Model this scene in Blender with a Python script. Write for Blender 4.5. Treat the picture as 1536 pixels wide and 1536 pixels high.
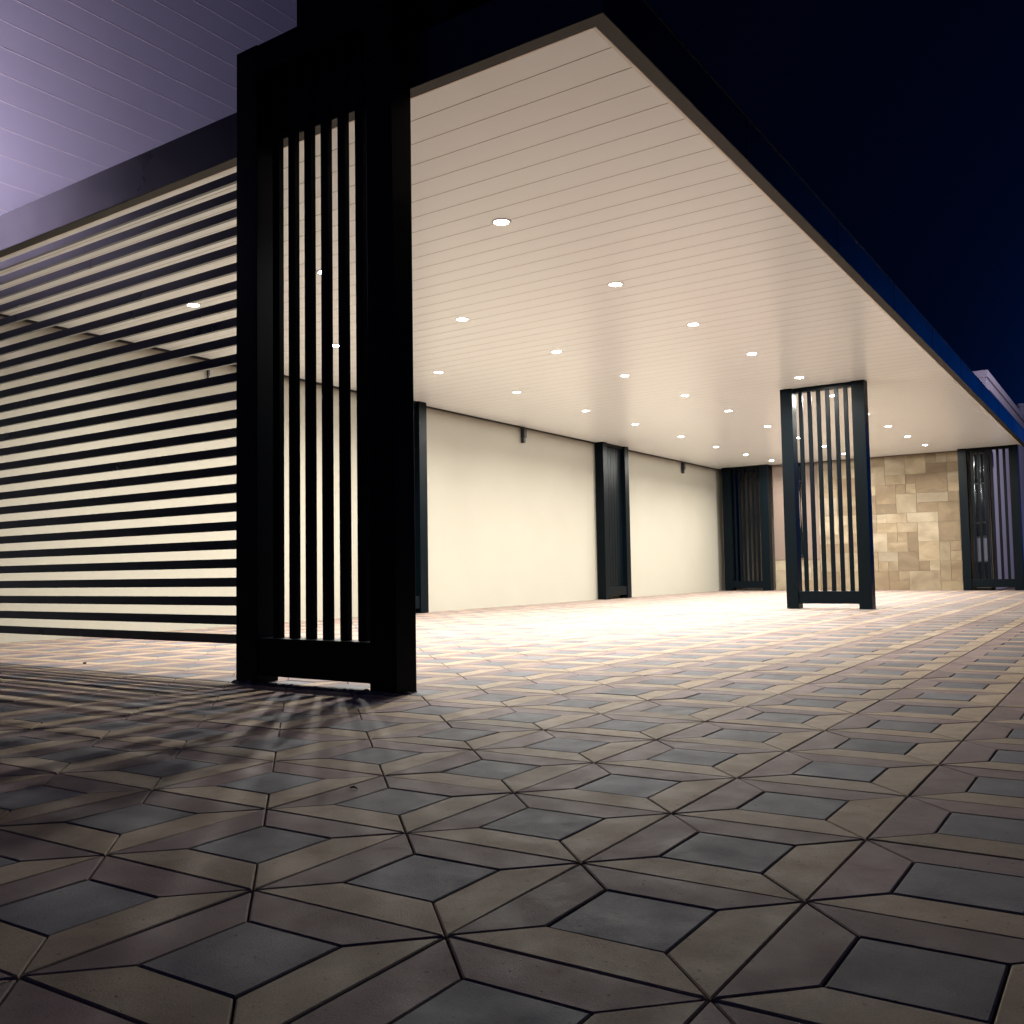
import bpy, bmesh, math, random
from mathutils import Vector, Matrix
random.seed(7)
PI = math.pi
for o in list(bpy.data.objects): bpy.data.objects.remove(o)
sc = bpy.context.scene
col = sc.collection

# ---------------------------------------------------------------- frame of reference
S = 0.75                       # metres per survey unit; the camera is one unit above the paving
SK = -0.038255                 # the canopy stands a little askew to the paving grid
CA, SA = math.cos(SK), math.sin(SK)
def W(a, b, z):                # a across (to the right), b away, z above the lens
    return Vector((a*CA*S, (b + a*SA)*S, (z + 1.0)*S))
def aim(frm, to):
    return (Vector(to) - Vector(frm)).to_track_quat('-Z', 'Y').to_euler()

# ---------------------------------------------------------------- camera
yaw, pitch, roll = 0.574057, 0.060632, -0.016493
F = Vector((-math.sin(yaw)*math.cos(pitch), math.cos(yaw)*math.cos(pitch), math.sin(pitch)))
Rt = Vector((math.cos(yaw), math.sin(yaw), 0)); U = Rt.cross(F)
r_ = math.cos(roll)*Rt + math.sin(roll)*U; u_ = -math.sin(roll)*Rt + math.cos(roll)*U
cam = bpy.data.cameras.new('camera'); co = bpy.data.objects.new('camera', cam); col.objects.link(co)
m = Matrix((r_, u_, -F)).transposed().to_4x4(); m.translation = Vector((0, 0, S)); co.matrix_world = m
cam.sensor_width = 36; cam.sensor_height = 36; cam.sensor_fit = 'HORIZONTAL'
cam.lens = 36*1448.21/1536; cam.clip_start = 0.05; cam.clip_end = 2000
sc.camera = co

# ---------------------------------------------------------------- sky (night, last blue low on the right)
w = bpy.data.worlds.new("World"); sc.world = w; w.use_nodes = True
nt = w.node_tree; N = nt.nodes; L = nt.links
bg = N['Background']
def vmath(op, a, b=None):
    n = N.new('ShaderNodeVectorMath'); n.operation = op
    L.new(a, n.inputs[0])
    if b is not None: n.inputs[1].default_value = b
    return n.outputs['Value'] if op == 'DOT_PRODUCT' else n.outputs[0]
def smath(op, a, b=None, clamp=False):
    n = N.new('ShaderNodeMath'); n.operation = op; n.use_clamp = clamp
    for i, v in enumerate((a, b)):
        if v is None: continue
        if isinstance(v, (int, float)): n.inputs[i].default_value = v
        else: L.new(v, n.inputs[i])
    return n.outputs[0]
def vscale(colr, fac):
    n = N.new('ShaderNodeVectorMath'); n.operation = 'SCALE'
    n.inputs[0].default_value = colr; L.new(fac, n.inputs['Scale']); return n.outputs[0]
def vadd(a, b):
    n = N.new('ShaderNodeVectorMath'); n.operation = 'ADD'; L.new(a, n.inputs[0]); L.new(b, n.inputs[1]); return n.outputs[0]
tc = N.new('ShaderNodeTexCoord').outputs['Generated']
az = math.radians(15)
g1 = smath('POWER', smath('MAXIMUM', vmath('DOT_PRODUCT', tc, (math.sin(az), math.cos(az), 0.0)), 0.0), 50.0)
g2 = smath('POWER', smath('MAXIMUM', vmath('DOT_PRODUCT', tc, (math.sin(az), math.cos(az), 0.0)), 0.0), 6.0)
g3 = smath('POWER', smath('MAXIMUM', vmath('DOT_PRODUCT', tc, (0.45, -0.82, 0.35)), 0.0), 1.5)
base = N.new('ShaderNodeCombineXYZ'); base.inputs[0].default_value = .00015; base.inputs[1].default_value = .0003; base.inputs[2].default_value = .0016
sky = vadd(base.outputs[0], vscale((.001, .070, .42), g1))
sky = vadd(sky, vscale((.0001, .0014, .0085), g2))
sky = vadd(sky, vscale((.012, .019, .080), g3))
L.new(sky, bg.inputs['Color']); bg.inputs['Strength'].default_value = 1.0

sc.view_settings.view_transform = 'Standard'; sc.view_settings.look = 'None'
sc.view_settings.exposure = 0.42; sc.view_settings.gamma = 1.0
sc.view_settings.use_curve_mapping = False
LAMP_W = 113.0

# ---------------------------------------------------------------- materials
def mat(name, color, rough=.5, metal=0., spec=.5, noise=0., nscale=3., bump=0., bscale=40., attr=None, rnoise=0., ior=None):
    m = bpy.data.materials.new(name); m.use_nodes = True
    t = m.node_tree; n = t.nodes; l = t.links; p = n['Principled BSDF']
    p.inputs['Base Color'].default_value = (*color, 1); p.inputs['Roughness'].default_value = rough
    p.inputs['Metallic'].default_value = metal; p.inputs['Specular IOR Level'].default_value = spec
    if ior: p.inputs['IOR'].default_value = ior
    g = n.new('ShaderNodeNewGeometry')
    src = None
    if attr:
        a = n.new('ShaderNodeAttribute'); a.attribute_name = attr; src = a.outputs['Color']
    if noise or rnoise:
        z = n.new('ShaderNodeTexNoise'); z.inputs['Scale'].default_value = nscale; z.inputs['Detail'].default_value = 6; z.inputs['Roughness'].default_value = .62
        l.new(g.outputs['Position'], z.inputs['Vector'])
        if noise:
            mr = n.new('ShaderNodeMapRange'); mr.inputs['From Min'].default_value = .25; mr.inputs['From Max'].default_value = .75
            mr.inputs['To Min'].default_value = 1-noise; mr.inputs['To Max'].default_value = 1+noise
            l.new(z.outputs['Fac'], mr.inputs['Value'])
            mx = n.new('ShaderNodeVectorMath'); mx.operation = 'SCALE'
            if src: l.new(src, mx.inputs[0])
            else: mx.inputs[0].default_value = color
            l.new(mr.outputs[0], mx.inputs['Scale']); src = mx.outputs[0]
        if rnoise:
            m2 = n.new('ShaderNodeMapRange'); m2.inputs['From Min'].default_value = .3; m2.inputs['From Max'].default_value = .7
            m2.inputs['To Min'].default_value = max(.02, rough-rnoise); m2.inputs['To Max'].default_value = rough+rnoise
            l.new(z.outputs['Fac'], m2.inputs['Value']); l.new(m2.outputs[0], p.inputs['Roughness'])
    if src: l.new(src, p.inputs['Base Color'])
    if bump:
        z2 = n.new('ShaderNodeTexNoise'); z2.inputs['Scale'].default_value = bscale; z2.inputs['Detail'].default_value = 5
        l.new(g.outputs['Position'], z2.inputs['Vector'])
        b = n.new('ShaderNodeBump'); b.inputs['Strength'].default_value = bump; b.inputs['Distance'].default_value = .01
        l.new(z2.outputs['Fac'], b.inputs['Height']); l.new(b.outputs[0], p.inputs['Normal'])
    return m
def emis(name, color, strength):
    m = bpy.data.materials.new(name); m.use_nodes = True; p = m.node_tree.nodes['Principled BSDF']
    p.inputs['Base Color'].default_value = (*color, 1); p.inputs['Emission Color'].default_value = (*color, 1)
    p.inputs['Emission Strength'].default_value = strength; return m
M = {}
M['metal'] = mat('dark powder coated steel', (.0015, .0032, .0046), rough=.34, spec=.5, noise=.15, nscale=2.5, ior=1.16)
M['fascia'] = mat('dark sheet metal fascia', (.0048, .0062, .0100), rough=.31, spec=.6, noise=.45, rnoise=.05, nscale=1.6, bump=.02, bscale=1.5)
M['ceil'] = mat('cream lacquered boards', (.90, .955, .955), rough=.27, spec=.42, noise=.012, nscale=.8)
M['strip'] = mat('dark olive paint', (.030, .029, .024), rough=.6, spec=.25, noise=.15, nscale=3)
M['groove'] = mat('board joint', (.42, .35, .29), rough=.8)
M['trimlight'] = mat('cream edge trim', (.82, .76, .67), rough=.4)
M['cream'] = mat('cream render', (.266, .242, .195), rough=.82, noise=.035, nscale=.9, bump=.12, bscale=160)
M['black'] = mat('black trim', (.008, .008, .009), rough=.5)
M['facade'] = mat('pale facade panels', (.44, .45, .53), rough=.55, noise=.05, nscale=1.3, bump=.03, bscale=30)
M['joint'] = mat('facade joint bead', (.60, .58, .60), rough=.5)
M['pink'] = mat('pinkish render', (.125, .087, .068), rough=.85, noise=.06, nscale=2, bump=.1, bscale=90)
M['lilac'] = mat('pale lilac render', (.55, .53, .60), rough=.8, noise=.06, nscale=1.5)
M['roof'] = mat('roof sheet', (.03, .03, .035), rough=.7)
M['mortar'] = mat('dark mortar', (.05, .043, .042), rough=.95, noise=.4, nscale=25, bump=.6, bscale=60)
M['sand'] = mat('joint sand', (.055, .046, .042), rough=.95, noise=.3, nscale=40)
M['ring'] = mat('white lamp ring', (.75, .73, .70), rough=.35)
M['glass'] = mat('dark door glass', (.012, .012, .016), rough=.08, spec=.8)
M['reflection_gutter'] = mat('lilac grey door reflection and gutter', (.10, .095, .14), rough=.4)  # lilac reflection on the door put into the base colour; gutter shares it
M['pebble'] = mat('dark stone chip', (.03, .026, .024), rough=.9)
M['diff'] = emis('lamp diffuser', (.995, .985, .92), 75.0)
M['lamphead'] = emis('street lamp lens', (.78, .74, 1.0), 12.0)

def stone_mat():
    m = mat('sandstone cladding', (.5, .4, .3), rough=.75, attr='Col', bump=.35, bscale=22)
    t = m.node_tree; n = t.nodes; l = t.links; p = n['Principled BSDF']
    g = n.new('ShaderNodeNewGeometry')
    a = [x for x in n if x.bl_idname == 'ShaderNodeAttribute'][0]
    z = n.new('ShaderNodeTexNoise'); z.inputs['Scale'].default_value = 1.9; z.inputs['Detail'].default_value = 8; z.inputs['Distortion'].default_value = .7
    mp = n.new('ShaderNodeMapping'); mp.inputs['Scale'].default_value = (1, 1, 1.5)
    # shift the veining from block to block with the block's own tone
    va = n.new('ShaderNodeVectorMath'); va.operation = 'MULTIPLY_ADD'; l.new(a.outputs['Color'], va.inputs[0]); va.inputs[1].default_value = (37, 23, 61)
    l.new(g.outputs['Position'], va.inputs[2]); l.new(va.outputs[0], mp.inputs['Vector']); l.new(mp.outputs[0], z.inputs['Vector'])
    cr = n.new('ShaderNodeValToRGB'); e = cr.color_ramp.elements
    e[0].position = .32; e[0].color = (.74, .67, .58, 1); e[1].position = .68; e[1].color = (1.18, 1.16, 1.12, 1)
    l.new(z.outputs['Fac'], cr.inputs[0])
    mx = n.new('ShaderNodeVectorMath'); mx.operation = 'MULTIPLY'; l.new(a.outputs['Color'], mx.inputs[0]); l.new(cr.outputs[0], mx.inputs[1])
    l.new(mx.outputs[0], p.inputs['Base Color']); return m
M['stone'] = stone_mat()

def paver_mat():
    m = bpy.data.materials.new('concrete pavers'); m.use_nodes = True
    t = m.node_tree; n = t.nodes; l = t.links; p = n['Principled BSDF']
    g = n.new('ShaderNodeNewGeometry'); a = n.new('ShaderNodeAttribute'); a.attribute_name = 'Col'
    def noise(sc_, det, dist=0.):
        z = n.new('ShaderNodeTexNoise'); z.inputs['Scale'].default_value = sc_; z.inputs['Detail'].default_value = det; z.inputs['Distortion'].default_value = dist
        z.inputs['Roughness'].default_value = .65; l.new(g.outputs['Position'], z.inputs['Vector']); return z.outputs['Fac']
    def rng(v, lo, hi, a0=.3, a1=.7):
        r = n.new('ShaderNodeMapRange'); r.inputs['From Min'].default_value = a0; r.inputs['From Max'].default_value = a1
        r.inputs['To Min'].default_value = lo; r.inputs['To Max'].default_value = hi; l.new(v, r.inputs['Value']); return r.outputs[0]
    def mul(x, y):
        k = n.new('ShaderNodeMath'); k.operation = 'MULTIPLY'; l.new(x, k.inputs[0]); l.new(y, k.inputs[1]); return k.outputs[0]
    f = mul(rng(noise(1.1, 4), .84, 1.12), rng(noise(9, 8, .6), .84, 1.14))
    f = mul(f, rng(noise(260, 2), .84, 1.16))
    pits = rng(noise(48, 4), .40, 1.0, .29, .36)
    f = mul(f, pits)
    s = n.new('ShaderNodeVectorMath'); s.operation = 'SCALE'; l.new(a.outputs['Color'], s.inputs[0]); l.new(f, s.inputs['Scale'])
    l.new(s.outputs[0], p.inputs['Base Color'])
    l.new(rng(noise(7, 5), .66, .86), p.inputs['Roughness']); p.inputs['Specular IOR Level'].default_value = .15
    b = n.new('ShaderNodeBump'); b.inputs['Strength'].default_value = .45; b.inputs['Distance'].default_value = .0025
    ad = n.new('ShaderNodeMath'); ad.operation = 'ADD'; l.new(noise(190, 4), ad.inputs[0]); l.new(pits, ad.inputs[1])
    l.new(ad.outputs[0], b.inputs['Height']); l.new(b.outputs[0], p.inputs['Normal']); return m
M['paver'] = paver_mat()

# ---------------------------------------------------------------- mesh helpers
def T_skew(a, b, z): return W(a, b, z)
def T_loc(x, y, z): return Vector((x*S, y*S, z*S))
def bx(bm, x0, x1, y0, y1, z0, z1, T=T_skew, bev=0.):
    vs = [bm.verts.new(T(x, y, z)) for z in (z0, z1) for y in (y0, y1) for x in (x0, x1)]
    fs = [(0,2,3,1), (4,5,7,6), (0,1,5,4), (2,6,7,3), (0,4,6,2), (1,3,7,5)]
    ff = [bm.faces.new([vs[i] for i in f]) for f in fs]
    if bev:
        es = {e for f in ff for e in f.edges}
        bmesh.ops.bevel(bm, geom=list(es), offset=bev, segments=2, affect='EDGES', profile=.6)
def tube(bm, path, r, seg=16):
    rings = []
    for i, pnt in enumerate(path):
        a = Vector(path[max(i-1, 0)]); b = Vector(path[min(i+1, len(path)-1)]); d = (b-a).normalized()
        q = d.to_track_quat('Z', 'Y'); rr = r[i] if isinstance(r, (list, tuple)) else r
        rings.append([bm.verts.new(Vector(pnt) + q @ Vector((rr*math.cos(2*PI*k/seg), rr*math.sin(2*PI*k/seg), 0))) for k in range(seg)])
    for A, B in zip(rings, rings[1:]):
        for k in range(seg): bm.faces.new((A[k], A[(k+1) % seg], B[(k+1) % seg], B[k]))
    bm.faces.new(rings[0][::-1]); bm.faces.new(rings[-1])
def lathe(bm, prof, seg=32, c=(0, 0, 0)):
    rings = [[bm.verts.new((c[0]+r*math.cos(2*PI*k/seg), c[1]+r*math.sin(2*PI*k/seg), c[2]+z)) for k in range(seg)] for r, z in prof]
    for A, B in zip(rings, rings[1:]):
        for k in range(seg): bm.faces.new((A[k], A[(k+1) % seg], B[(k+1) % seg], B[k]))
    return rings
def obj(name, bm, m_, parent=None, smooth=False, loc=None):
    bmesh.ops.recalc_face_normals(bm, faces=bm.faces)
    me = bpy.data.meshes.new(name); bm.to_mesh(me); bm.free()
    for x in (m_ if isinstance(m_, list) else [m_]): me.materials.append(x)
    if smooth: me.polygons.foreach_set('use_smooth', [True]*len(me.polygons))
    o = bpy.data.objects.new(name, me); col.objects.link(o)
    if parent: o.parent = parent
    if loc is not None: o.location = loc
    return o
def tag(o, label=None, cat=None, group=None, kind=None):
    if label: o['label'] = label
    if cat: o['category'] = cat
    if group: o['group'] = group
    if kind: o['kind'] = kind
    return o
def thing(name, label, cat, loc=(0, 0, 0), rz=0., group=None):
    o = bpy.data.objects.new(name, None); col.objects.link(o); o.location = loc; o.rotation_euler = (0, 0, rz)
    o.empty_display_size = .2
    return tag(o, label, cat, group)
def at_world(o, root):          # part built in world coordinates under a root that is not at the origin
    o.parent = root; o.matrix_parent_inverse = (Matrix.Translation(root.location) @ Matrix.Rotation(root.rotation_euler.z, 4, 'Z')).inverted(); return o
def child(name, bm, m_, root, **k): return at_world(obj(name, bm, m_, None, **k), root)

H = 4.205           # underside of the ceiling boards
WALL = -15.0; END = 39.0
RIM_A, RIM_B = -3.20, 6.20      # outer faces of the canopy

# ---------------------------------------------------------------- ground
bm = bmesh.new(); z = -1.05
bm.faces.new([bm.verts.new((x*300, y*300, -.032)) for x, y in ((-1, -1), (1, -1), (1, 1), (-1, 1))])
tag(obj('ground', bm, M['sand']), kind='structure', label='dark bedding ground running out under and beyond the paving')
CELL, OX, OY = .766099, -1.646610, 2.175812
INS = .262
def paving():
    verts, faces, cols = [], [], []
    J = .0024; CH = .0034; CHZ = .0026; TH = .028
    GREY, TAN, PLUM = (.096, .089, .096), (.220, .163, .113), (.142, .097, .092)
    def tile(poly, c):
        # poly: ccw world xy in metres; shrink by the half joint, chamfer, small settle and tilt
        n = len(poly); k = random.gauss(1, .085); kk = [min(1, x*k) for x in c]; tint = random.gauss(0, .012)
        kk = (kk[0]*(1+tint), kk[1], kk[2]*(1-tint), 1)
        cx = sum(p[0] for p in poly)/n; cy = sum(p[1] for p in poly)/n
        dz = random.gauss(0, .0007); tx, ty = random.gauss(0, .0022), random.gauss(0, .0022)
        jj = J*random.uniform(.75, 1.35)
        def shrink(d):
            out = []
            for i in range(n):
                p0, p1, p2 = poly[i-1], poly[i], poly[(i+1) % n]
                e1 = Vector((p1[0]-p0[0], p1[1]-p0[1])).normalized(); e2 = Vector((p2[0]-p1[0], p2[1]-p1[1])).normalized()
                n1 = Vector((-e1.y, e1.x)); n2 = Vector((-e2.y, e2.x)); b = (n1+n2); b = b/(1+n1.dot(n2))
                if b.length > 3.2: b = b.normalized()*3.2
                out.append((p1[0]+b.x*d, p1[1]+b.y*d))
            return out
        r0 = shrink(jj); r1 = shrink(jj+CH); base = len(verts)
        for (x, y) in r0: verts.append((x, y, -TH))
        for (x, y) in r0: verts.append((x, y, -CHZ+dz+(x-cx)*tx+(y-cy)*ty))
        for (x, y) in r1: verts.append((x, y, dz+(x-cx)*tx+(y-cy)*ty))
        for q in range(2):
            for i in range(n):
                a, b = base+q*n+i, base+q*n+(i+1) % n
                faces.append((a, b, b+n, a+n)); cols.append(kk)
        faces.append(tuple(base+2*n+i for i in range(n))); cols.append(kk)
    for i in range(-7, 58):
        for j in range(-26, 13):
            x0 = OX+CELL*j; y0 = OY+CELL*i; x1 = x0+CELL; y1 = y0+CELL; d = CELL*INS
            o = [(x0, y0), (x1, y0), (x1, y1), (x0, y1)]; q = [(x0+d, y0+d), (x1-d, y0+d), (x1-d, y1-d), (x0+d, y1-d)]
            sc_ = lambda P: [(x*S, y*S) for x, y in P]
            tile(sc_(q), GREY)
            for e in range(4):
                f = (e+1) % 4
                tile(sc_([o[e], o[f], q[f], q[e]]), (TAN, TAN, PLUM, PLUM)[e])
    me = bpy.data.meshes.new('paving'); me.from_pydata(verts, [], faces)
    ca = me.color_attributes.new('Col', 'FLOAT_COLOR', 'CORNER'); flat = []
    for f, c in zip(faces, cols): flat += list(c)*len(f)
    ca.data.foreach_set('color', flat); me.materials.append(M['paver'])
    o = bpy.data.objects.new('paving', me); col.objects.link(o)
    tag(o, kind='structure', label='grey tan and plum block paving laid in an eight pointed star pattern')
paving()

# ---------------------------------------------------------------- building with the cream wall
bld = thing('building', 'tall building with smooth cream wall under the canopy and pale panel facade above', 'building', W(WALL, 6, -1))
bm = bmesh.new(); bx(bm, WALL-.5, WALL, RIM_B, END+.5, -1.1, H+.1); wl = child('wall', bm, M['cream'], bld)
bm = bmesh.new(); bx(bm, WALL+.002, WALL+.03, RIM_B+.14, END-.004, H-.045, H-.003); child('trim', bm, M['black'], bld)
PP = .4455; bm = bmesh.new(); bj = bmesh.new()
zz = 4.553
while zz < 14.4:
    for b0, b1 in ((-3, 44),):
        bx(bm, WALL-.5, WALL, b0+.004, b1-.004, zz+.006, zz+PP-.006)
    zz += PP
bx(bm, WALL-.55, WALL-.04, -3, 44, 4.31, 14.4)
bx(bm, WALL-.5, WALL, -3, 44, 4.66-.35, 4.547)
bx(bm, WALL-.5, WALL-.001, -3, RIM_B-.003, -1.1, 4.30)
zz = 4.553
while zz < 14.5:
    bx(bj, WALL-.03, WALL+.004, -3, 44, zz-.0058, zz+.0058); zz += PP
cl = child('cladding', bm, M['facade'], bld)
o = obj('joint_bead', bj, M['joint']); o.parent = cl

# ---------------------------------------------------------------- canopy
can = thing('canopy', 'wide flat canopy with black fascia and cream boarded ceiling full of downlights', 'canopy', W(-9, 6.2, 0))
def ring_part(name, m_, root, segs):
    bm = bmesh.new()
    for s in segs: bx(bm, *s)
    return child(name, bm, m_, root)
FZ0, FZ1, FW = H-.005, 4.66, .135
ring_part('soffit_strip', M['strip'], can, [(WALL+.003, RIM_A-.004, RIM_B+.004, RIM_B+FW-.004, FZ0-.006, FZ0-.0005), (RIM_A-FW+.004, RIM_A-.004, RIM_B+FW-.0035, END+.6, FZ0-.006, FZ0-.0005)])
ring_part('fascia', M['fascia'], can, [(WALL+.003, RIM_A, RIM_B, RIM_B+FW, FZ0, FZ1), (RIM_A-FW, RIM_A, RIM_B+FW+.0005, END+.6, FZ0, FZ1)])
bm = bmesh.new()
for k in range(9): bx(bm, RIM_A+.0005, RIM_A+.004, 9.4+k*3.6, 9.4+k*3.6+.03, FZ0+.002, FZ1-.003)
bx(bm, RIM_A-.03, RIM_A+.008, RIM_B+.021, END+.6, FZ1+.0005, FZ1+.012)
child('flashing', bm, M['fascia'], can)
# boards: long strips with real grooves
bm = bmesh.new(); PB = .3765; b = 6.31; a0, a1 = WALL+.001, RIM_A-FW-.001
g = .0085; gd = .012
def strip(bq0, bq1, zq0, zq1, mi=0):
    f = bm.faces.new([bm.verts.new(W(a, b_, z_)) for a, b_, z_ in ((a0, bq0, zq0), (a1, bq0, zq0), (a1, bq1, zq1), (a0, bq1, zq1))]); f.material_index = mi
while b < END:
    e = min(b+PB, END); s = max(b, RIM_B+FW)
    if e-s > .06:
        strip(s+g/2, e-g/2, H, H); strip(e-g/2, e-g/2+.001, H, H+gd, 1); strip(e-g/2+.001, e+g/2-.001, H+gd, H+gd, 1); strip(e+g/2-.001, e+g/2, H+gd, H, 1)
    b += PB
me_o = child('ceiling_boards', bm, [M['ceil'], M['groove']], can)
bm = bmesh.new(); bx(bm, RIM_A-FW-.034, RIM_A-FW-.002, RIM_B+FW+.003, END-.01, H-.012, H-.001)
bx(bm, WALL+.04, RIM_A-FW-.036, RIM_B+FW+.003, RIM_B+FW+.02, H-.010, H-.001); child('edge_trim', bm, M['trimlight'], can)
bm = bmesh.new(); bx(bm, WALL+.002, RIM_A-FW-.003, RIM_B+FW+.003, END+.6, H+.05, FZ1-.05); child('roof_deck', bm, M['roof'], can)

# roof housing on the front corner
hs = thing('roof_housing', 'black box shaped housing rising from the roof above the nearest pillar', 'roof housing', W(-5.6, 7, 4.66))
bm = bmesh.new(); bx(bm, -6.555, -4.7, RIM_B+.006, 7.6, FZ1+.003, 6.3, bev=.006); child('casing', bm, M['metal'], hs)
bm = bmesh.new(); bx(bm, -6.58, -4.68, RIM_B-.01, 7.63, 6.303, 6.36, bev=.004); child('cap', bm, M['metal'], hs)

# ---------------------------------------------------------------- horizontal slat screen left of the near pillar
scn = thing('slat_screen', 'wall high screen of horizontal black slats between the nearest pillar and the building', 'screen', W(-11, 6.2, -1))
bm = bmesh.new()
for k in range(26):
    zb = -.664+.1836*k
    bx(bm, WALL+.05, -7.15, 6.158, 6.197, zb, zb+.090)
child('slat_panel', bm, M['fascia'], scn)
bm = bmesh.new(); bx(bm, WALL+.005, WALL+.045, 6.14, 6.198, -1.0, FZ0-.003); child('side_post', bm, M['metal'], scn)

# ---------------------------------------------------------------- pillars
def pillar(label, group, loc, rz, wid=2.0, dep=.30, pw=.305, top=H+1-.004, tall=False, sb=(.10, .16), blank=False):
    t = thing('pillar', label, 'pillar', loc, rz, group)
    for x0 in (0, wid-pw):
        bm = bmesh.new(); ztop = (5.22*KN+1) if tall else top
        bx(bm, x0, x0+pw, 0, dep, 0.005, ztop, T_loc, bev=.004); obj('post', bm, M['metal'], t)
    bm = bmesh.new(); bx(bm, pw+.002, wid-pw-.002, .03 if not tall else .012, dep-.03, *((.12, .41) if not tall else (.078, .42)), T_loc, bev=.004); obj('bottom_rail', bm, M['metal'], t)
    bm = bmesh.new(); zt = 4.93*KN+1 if tall else top-.105
    if tall: bx(bm, pw+.002, wid-pw-.002, .012, dep-.02, zt, 5.22*KN+.999, T_loc, bev=.004)
    else: bx(bm, pw+.002, wid-pw-.002, .06, dep-.06, zt, top-.002, T_loc, bev=.003)
    obj('top_rail', bm, M['metal'], t)
    inner = wid-2*pw; n = 6; wbar = .093*inner/1.45; gp = (inner-n*wbar)/(n+1)
    bm = bmesh.new()
    if blank: bx(bm, pw+.003, wid-pw-.003, sb[1]-.012, sb[1]+.02, .411, zt-.001, T_loc)
    for k in range(n):
        if blank: x = pw+gp+k*(gp+wbar); bx(bm, x, x+wbar, sb[1]-.018, sb[1]-.006, .412, zt-.002, T_loc); continue
        x = pw+gp+k*(gp+wbar); bx(bm, x, x+wbar, sb[0], sb[1], .411 if not tall else .421, zt-.001, T_loc)
    obj('slat_panel', bm, M['metal'], t)
    if tall:
        bm = bmesh.new(); bx(bm, pw-.1, wid-pw+.1, dep+.01, dep+.06, FZ1+1.004, zt+.15, T_loc); obj('backing_plate', bm, M['black'], t)
    return t
KN = .967
G1 = 'slatted pillars holding up the canopy'
pillar('nearest slatted pillar, tallest and widest, beside the horizontal slat screen', G1, W(-7.37*KN, 6.15*KN, -1), SK, wid=2.07*KN, dep=6.198-6.15*KN, pw=.305*KN, tall=True, sb=(.085, .14))
pillar('free standing slatted pillar in the middle of the open paving under the canopy edge', G1, W(-7.0, 22.4, -1), SK, wid=1.95, pw=.285)
pillar('far slatted pillar by the canopy end, right of the sandstone wall', G1, W(-5.42, 38.45, -1), SK, wid=1.98, pw=.29)
pillar('slatted pillar in the far corner between the cream wall and the pink wall', G1, W(-14.68, 38.55, -1), SK, wid=2.0, pw=.36)
pillar('dark pillar against the cream wall, partly hidden behind the nearest pillar', G1, W(-14.69, 16.35, -1), PI/2, wid=1.95, pw=.30, blank=True)
pillar('dark pillar standing against the middle of the cream wall', G1, W(-14.66, 27.68, -1), PI/2, wid=1.9, pw=.30, blank=True)
# rough mortar bed round the near pillar's foot
mb = bmesh.new()
def lump_strip(x0, x1, y0, y1, h, n=26):
    for k in range(n):
        cx = x0+(x1-x0)*(k+.5)/n+random.uniform(-.02, .02); cy = random.uniform(y0, y1); r = random.uniform(.018, .05)
        mt = Matrix.Translation(W(cx, cy, -1.0)+Vector((0, 0, .001))) @ Matrix.Diagonal((r*S*1.5, r*S*.8, h*S*random.uniform(.4, 1.2), 1))
        bmesh.ops.create_icosphere(mb, subdivisions=2, radius=1, matrix=mt)
lump_strip(-7.12, -5.14, 5.905, 5.985, .016, 60); lump_strip(-7.11, -6.9, 5.90, 5.94, .026, 8); lump_strip(-5.5, -5.14, 5.90, 5.95, .032, 10); lump_strip(-5.15, -5.12, 5.97, 6.18, .024, 6)
bx(mb, -7.13, -5.11, 5.90, 5.985, -1.012, -.994); bx(mb, -5.14, -5.11, 5.97, 6.19, -1.012, -.994)
for v in mb.verts: v.co += Vector((random.gauss(0, .0022), random.gauss(0, .0022), random.gauss(0, .0022)))
tag(obj('mortar_bed', mb, M['mortar']), 'dark crumbled mortar along the foot of the nearest pillar', 'mortar')

# ---------------------------------------------------------------- brackets on the cream wall
for bb, lab in ((11.78, 'short black wall bracket high on the cream wall, seen through the horizontal slats'),
                (23.17, 'short black wall bracket high on the cream wall, between the two wall pillars'),
                (34.98, 'short black wall bracket high on the cream wall, nearest the far corner')):
    t = thing('wall_bracket', lab, 'bracket', W(WALL+.06, bb, 3.7), 0, 'black brackets along the top of the cream wall')
    sc_ = .25 if bb < 12 else .8
    bm = bmesh.new(); bx(bm, WALL+.032, WALL+.032+.11*sc_, bb-.065*sc_, bb+.065*sc_, 3.72, H-.05, bev=.003); child('arm', bm, M['black'], t)
    bm = bmesh.new(); bx(bm, WALL+.034, WALL+.05+.13*sc_, bb-.085*sc_, bb+.085*sc_, 3.86, H-.046, bev=.003); child('collar', bm, M['black'], t)

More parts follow.
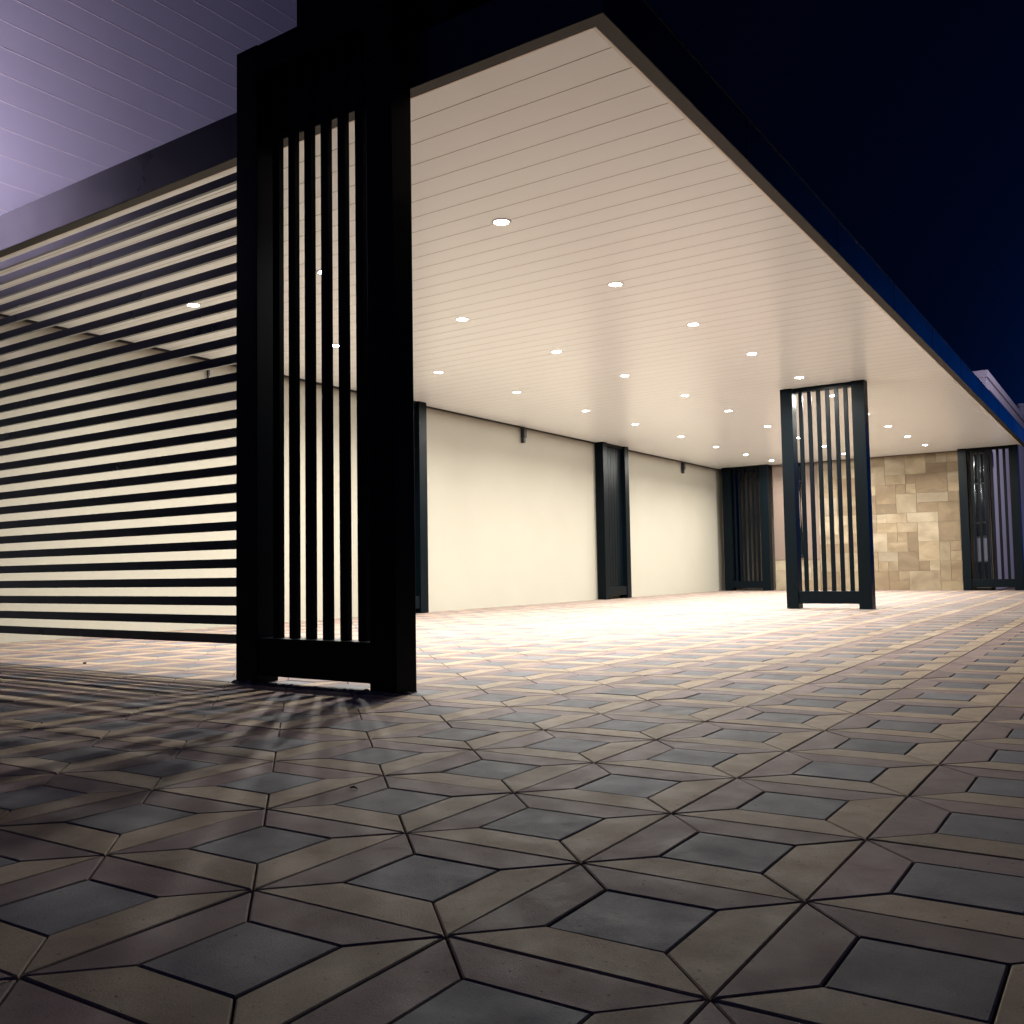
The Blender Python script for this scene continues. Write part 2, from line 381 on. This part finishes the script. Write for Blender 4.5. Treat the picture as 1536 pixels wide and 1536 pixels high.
# ---------------------------------------------------------------- end building: pink render, sandstone, lilac side
eb = thing('stone_building', 'building closing the far end with sandstone and pink front and pale lilac side', 'building', W(-10, END, -1))
STN = [(.172, .132, .082), (.158, .120, .073), (.186, .148, .098), (.128, .091, .052), (.176, .139, .090), (.118, .084, .048), (.194, .160, .112)]
def stones(a0_, a1_, z0_, z1_, root, name, seed):
    rnd = random.Random(seed); U_ = .37
    na = round((a1_-a0_)/U_); nz = round((z1_-z0_)/U_); ua = (a1_-a0_)/na; uz = (z1_-z0_)/nz
    occ = [[False]*nz for _ in range(na)]; rects = []
    for k in range(nz):
        for i in range(na):
            if occ[i][k]: continue
            wmax = 1
            while i+wmax < na and not occ[i+wmax][k] and wmax < 4: wmax += 1
            ww = min(wmax, rnd.choice((1, 2, 2, 2, 3))); hh = min(nz-k, rnd.choice((1, 2, 2)) if ww > 1 else rnd.choice((1, 1, 2)))
            for x in range(ww):
                for y in range(hh): occ[i+x][k+y] = True
            rects.append((i, k, ww, hh))
    bm = bmesh.new(); lay = bm.loops.layers.float_color.new('Col')
    for i, k, ww, hh in rects:
        n0 = len(bm.faces); bm.faces.ensure_lookup_table()
        pr = rnd.uniform(0, .018)
        bx(bm, a0_+i*ua+.004, a0_+(i+ww)*ua-.004, END-.03-pr, END-.001, z0_+k*uz+.004, z0_+(k+hh)*uz-.004)
        bm.faces.ensure_lookup_table(); c = rnd.choice(STN); kf = rnd.uniform(.82, 1.06)
        for f in bm.faces[n0:]:
            for lp in f.loops: lp[lay] = (c[0]*kf, c[1]*kf*.985, c[2]*kf*.96, 1)
    return child(name, bm, M['stone'], root)
bm = bmesh.new(); bx(bm, -12.62, -4.45, END, END+.4, -1.1, H+.3); child('front_wall', bm, M['pink'], eb)
bm = bmesh.new(); bx(bm, -12.6, -10.75, END-.06, END-.001, .256, .31, bev=.003); child('dado_cap', bm, M['pink'], eb)
stones(-12.6, -10.75, -1.0, .25, eb, 'dado', 3)
stones(-10.74, -5.13, -1.0, H-.03, eb, 'sandstone_cladding', 11)
# recess behind the corner pillar
bm = bmesh.new(); bx(bm, WALL, -12.62, END+2.6, END+2.8, -1.1, H+.1); bx(bm, -12.64, -12.621, END+.41, END+2.6, -1.1, H+.1)
child('recess_wall', bm, mat('brownish recess render', (.16, .125, .10), rough=.9, noise=.3, nscale=1.5), eb)
bm = bmesh.new(); bx(bm, WALL+.003, -12.65, END+.02, END+2.59, H+.02, H+.1); child('recess_ceiling', bm, M['roof'], eb)
# door with dark glass right of the sandstone
dr = obj('door', (lambda b_: (bx(b_, -5.10, -4.50, END-.05, END-.002, -1.0, H-.1, bev=.004), b_)[1])(bmesh.new()), M['black']); at_world(dr, eb)
for z0_, z1_, mm in ((-.92, .02, 'glass'), (.06, .9, 'reflection_gutter'), (1.0, 1.45, 'glass'), (1.52, 2.9, 'glass'), (2.95, 4.0, 'glass')):  # the lilac grey pane carries its reflection as plain colour
    bm = bmesh.new(); bx(bm, -5.06, -4.54, END-.062, END-.0505, z0_, z1_); o = obj('pane', bm, M[mm]); o.parent = dr; o.matrix_parent_inverse = Matrix.Identity(4)
# body of the building: side wall and parapet
bm = bmesh.new(); bx(bm, -12, -4.45, END+.8, 75, -1.1, 6.9); bx(bm, -6.2, -4.449, END+.401, END+.799, -1.1, 6.9)
bx(bm, -12, -6.21, END+.55, END+.799, H+.32, 6.9); child('side_wall', bm, M['lilac'], eb)
bm = bmesh.new(); bx(bm, -12.1, -4.38, END+.36, 75.2, 6.903, 7.18, bev=.01); child('parapet', bm, M['lilac'], eb)
bm = bmesh.new(); bx(bm, -4.447, -4.36, END+.6, 75, 6.25, 6.45, bev=.006); child('gutter', bm, M['reflection_gutter'], eb)
bm = bmesh.new(); tube(bm, [W(-4.9, 58, 7.0), W(-4.9, 58, 8.35)], .16*S); tube(bm, [W(-4.9, 58, 8.36), W(-4.9, 58, 8.5)], .21*S); child('chimney', bm, M['facade'], eb)
# downpipe on the pink wall
t = thing('downpipe', 'dark downpipe on the pink wall, seen through the slats of the free standing pillar', 'downpipe', W(-11.4, END-.1, 0))
bm = bmesh.new(); tube(bm, [W(-11.45, END-.1, H-.02), W(-11.45, END-.1, .45), W(-11.45, END-.13, .36)], .075*S); child('pipe', bm, M['metal'], t, smooth=False)
for zc in (3.4, 1.3): bm = bmesh.new(); bx(bm, -11.56, -11.34, END-.19, END-.002, zc, zc+.06); child('clip', bm, M['metal'], t)

# ---------------------------------------------------------------- downlights
ROWS = [('in the row nearest the open roof edge', [(-6.21, 9.23), (-6.25, 12.32), (-6.22, 15.2), (-6.17, 18.05), (-6.12, 21.03), (-6.12, 23.85), (-6.15, 27.4), (-6.16, 30.29), (-6.14, 33.11), (-6.09, 35.92)]),
        ('in the middle row of the ceiling', [(-9.27, 9.3), (-9.21, 12.46), (-9.17, 15.47), (-9.13, 18.33), (-9.04, 21.42), (-9.01, 24.3), (-9.09, 27.81), (-9.12, 30.95), (-9.07, 33.85), (-9.07, 36.6)]),
        ('in the row nearest the cream wall', [(-12.04, 9.2), (-12.14, 12.47), (-12.10, 15.49), (-12.03, 18.42), (-12.03, 21.78), (-12.02, 24.75), (-12.03, 28.11), (-12.10, 31.32), (-12.07, 34.26), (-11.96, 36.9)])]
ORD = ['nearest', 'second', 'third', 'fourth', 'fifth', 'sixth', 'seventh', 'eighth', 'ninth', 'farthest']
RS = 4.205/4.169
mesh_r = mesh_d = None
ld = bpy.data.lights.new('downlight', 'AREA'); ld.shape = 'DISK'; ld.size = .07; ld.energy = LAMP_W; ld.color = (.995, .99, .925); ld.spread = math.radians(151)
# the frosted lens also throws light far out sideways
sd = bpy.data.lights.new('downlight_wide', 'SPOT'); sd.energy = 72.0; sd.color = (.995, .99, .925); sd.spot_size = math.radians(179.5); sd.spot_blend = .06; sd.shadow_soft_size = .035
for rl, pts in ROWS:
    for k, (a, b) in enumerate(pts):
        t = thing('downlight', f'round lit downlight, {ORD[k]} from the camera {rl}' if k not in (0, 9) else f'round lit downlight, the {ORD[k]} one {rl}', 'downlight',
                  W(a*RS, b*RS, H), 0, 'recessed downlights in the canopy ceiling')
        if mesh_r is None:
            bm = bmesh.new(); lathe(bm, [(.068, .004), (.066, -.004), (.070, -.009), (.084, -.008), (.090, -.003), (.091, -.0005)]); r = obj('ring', bm, M['ring'], t, smooth=True); mesh_r = r.data
            bm = bmesh.new(); rg = lathe(bm, [(.066, -.0015), (.055, -.006), (.03, -.009)]); bm.faces.new(rg[1]); d = obj('diffuser', bm, M['diff'], t); mesh_d = d.data
        else:
            for nm, me in (('ring', mesh_r), ('diffuser', mesh_d)):
                o = bpy.data.objects.new(nm, me); col.objects.link(o); o.parent = t
        lo = bpy.data.objects.new('lamp', ld); col.objects.link(lo); lo.parent = t; lo.location = (0, 0, -.012)
        so = bpy.data.objects.new('lamp', sd); col.objects.link(so); so.parent = t; so.location = (0, 0, -.013)

# ---------------------------------------------------------------- street lamps beside the picture (cool light on the facade and the far building)
def street_lamp(label, a, b, zt, target, watts, colr, cone):
    t = thing('street_lamp', label, 'street lamp', W(a, b, -1), 0, 'street lamps round the forecourt')
    bm = bmesh.new(); p0 = W(a, b, -1); tube(bm, [p0+Vector((0, 0, .01)), p0+Vector((0, 0, .5)), W(a, b, zt)], [.08, .06, .045]); child('pole', bm, M['metal'], t)
    d = (W(*target)-W(a, b, zt)); d.z = 0; d.normalize(); hp = W(a, b, zt)+d*.25
    bm = bmesh.new(); tube(bm, [W(a, b, zt), hp], .03); child('arm', bm, M['metal'], t)
    q = aim(hp, W(*target)); mt = Matrix.Translation(hp) @ q.to_matrix().to_4x4()
    bm = bmesh.new(); bmesh.ops.create_cube(bm, size=1, matrix=mt @ Matrix.Translation((0, 0, .05)) @ Matrix.Diagonal((.34, .26, .10, 1))); child('head', bm, M['metal'], t)
    bm = bmesh.new(); bmesh.ops.create_cube(bm, size=1, matrix=mt @ Matrix.Translation((0, 0, -.005)) @ Matrix.Diagonal((.28, .20, .008, 1))); child('lens', bm, M['lamphead'], t)
    sp = bpy.data.lights.new('flood', 'SPOT'); sp.energy = watts; sp.color = colr; sp.spot_size = math.radians(cone); sp.spot_blend = .6; sp.shadow_soft_size = .12
    so = bpy.data.objects.new('flood', sp); col.objects.link(so); so.location = hp+(W(*target)-hp).normalized()*.03; so.rotation_euler = q
street_lamp('street lamp left of the slat screen lighting the tall facade', -13.2, 2.7, 4.95, (-15, 9.5, 8.6), 1350, (.94, .77, 1.0), 104)
street_lamp('street lamp right of the canopy lighting the far building', 5.0, 33.5, 8.0, (-4.45, 44, 5.0), 1500, (.92, .80, 1.0), 80)

# ---------------------------------------------------------------- litter on the paving
def chip(name, label, px_a, px_b, r, seed, cat):
    rnd = random.Random(seed); bm = bmesh.new(); bmesh.ops.create_icosphere(bm, subdivisions=2, radius=r)
    for v in bm.verts: v.co *= rnd.uniform(.75, 1.2); v.co.z *= .6
    p = W(px_a, px_b, -1); o = obj(name, bm, M['pebble'], loc=(p.x, p.y, r*.45)); tag(o, label, cat)
chip('stone_chip', 'small dark stone chip on the bright paving below the slat screen', -10.35, 6.39, .016, 4, 'stone chip')
bm = bmesh.new(); p = W(-3.12, 3.28, -1); tube(bm, [p+Vector((0, 0, .006)), p+Vector((.012, .006, .009)), p+Vector((.030, .004, .005))], [.0025, .004, .002], 8)
tag(obj('twig', bm, M['pebble']), 'tiny dark twig lying in a paving joint in the foreground', 'twig')
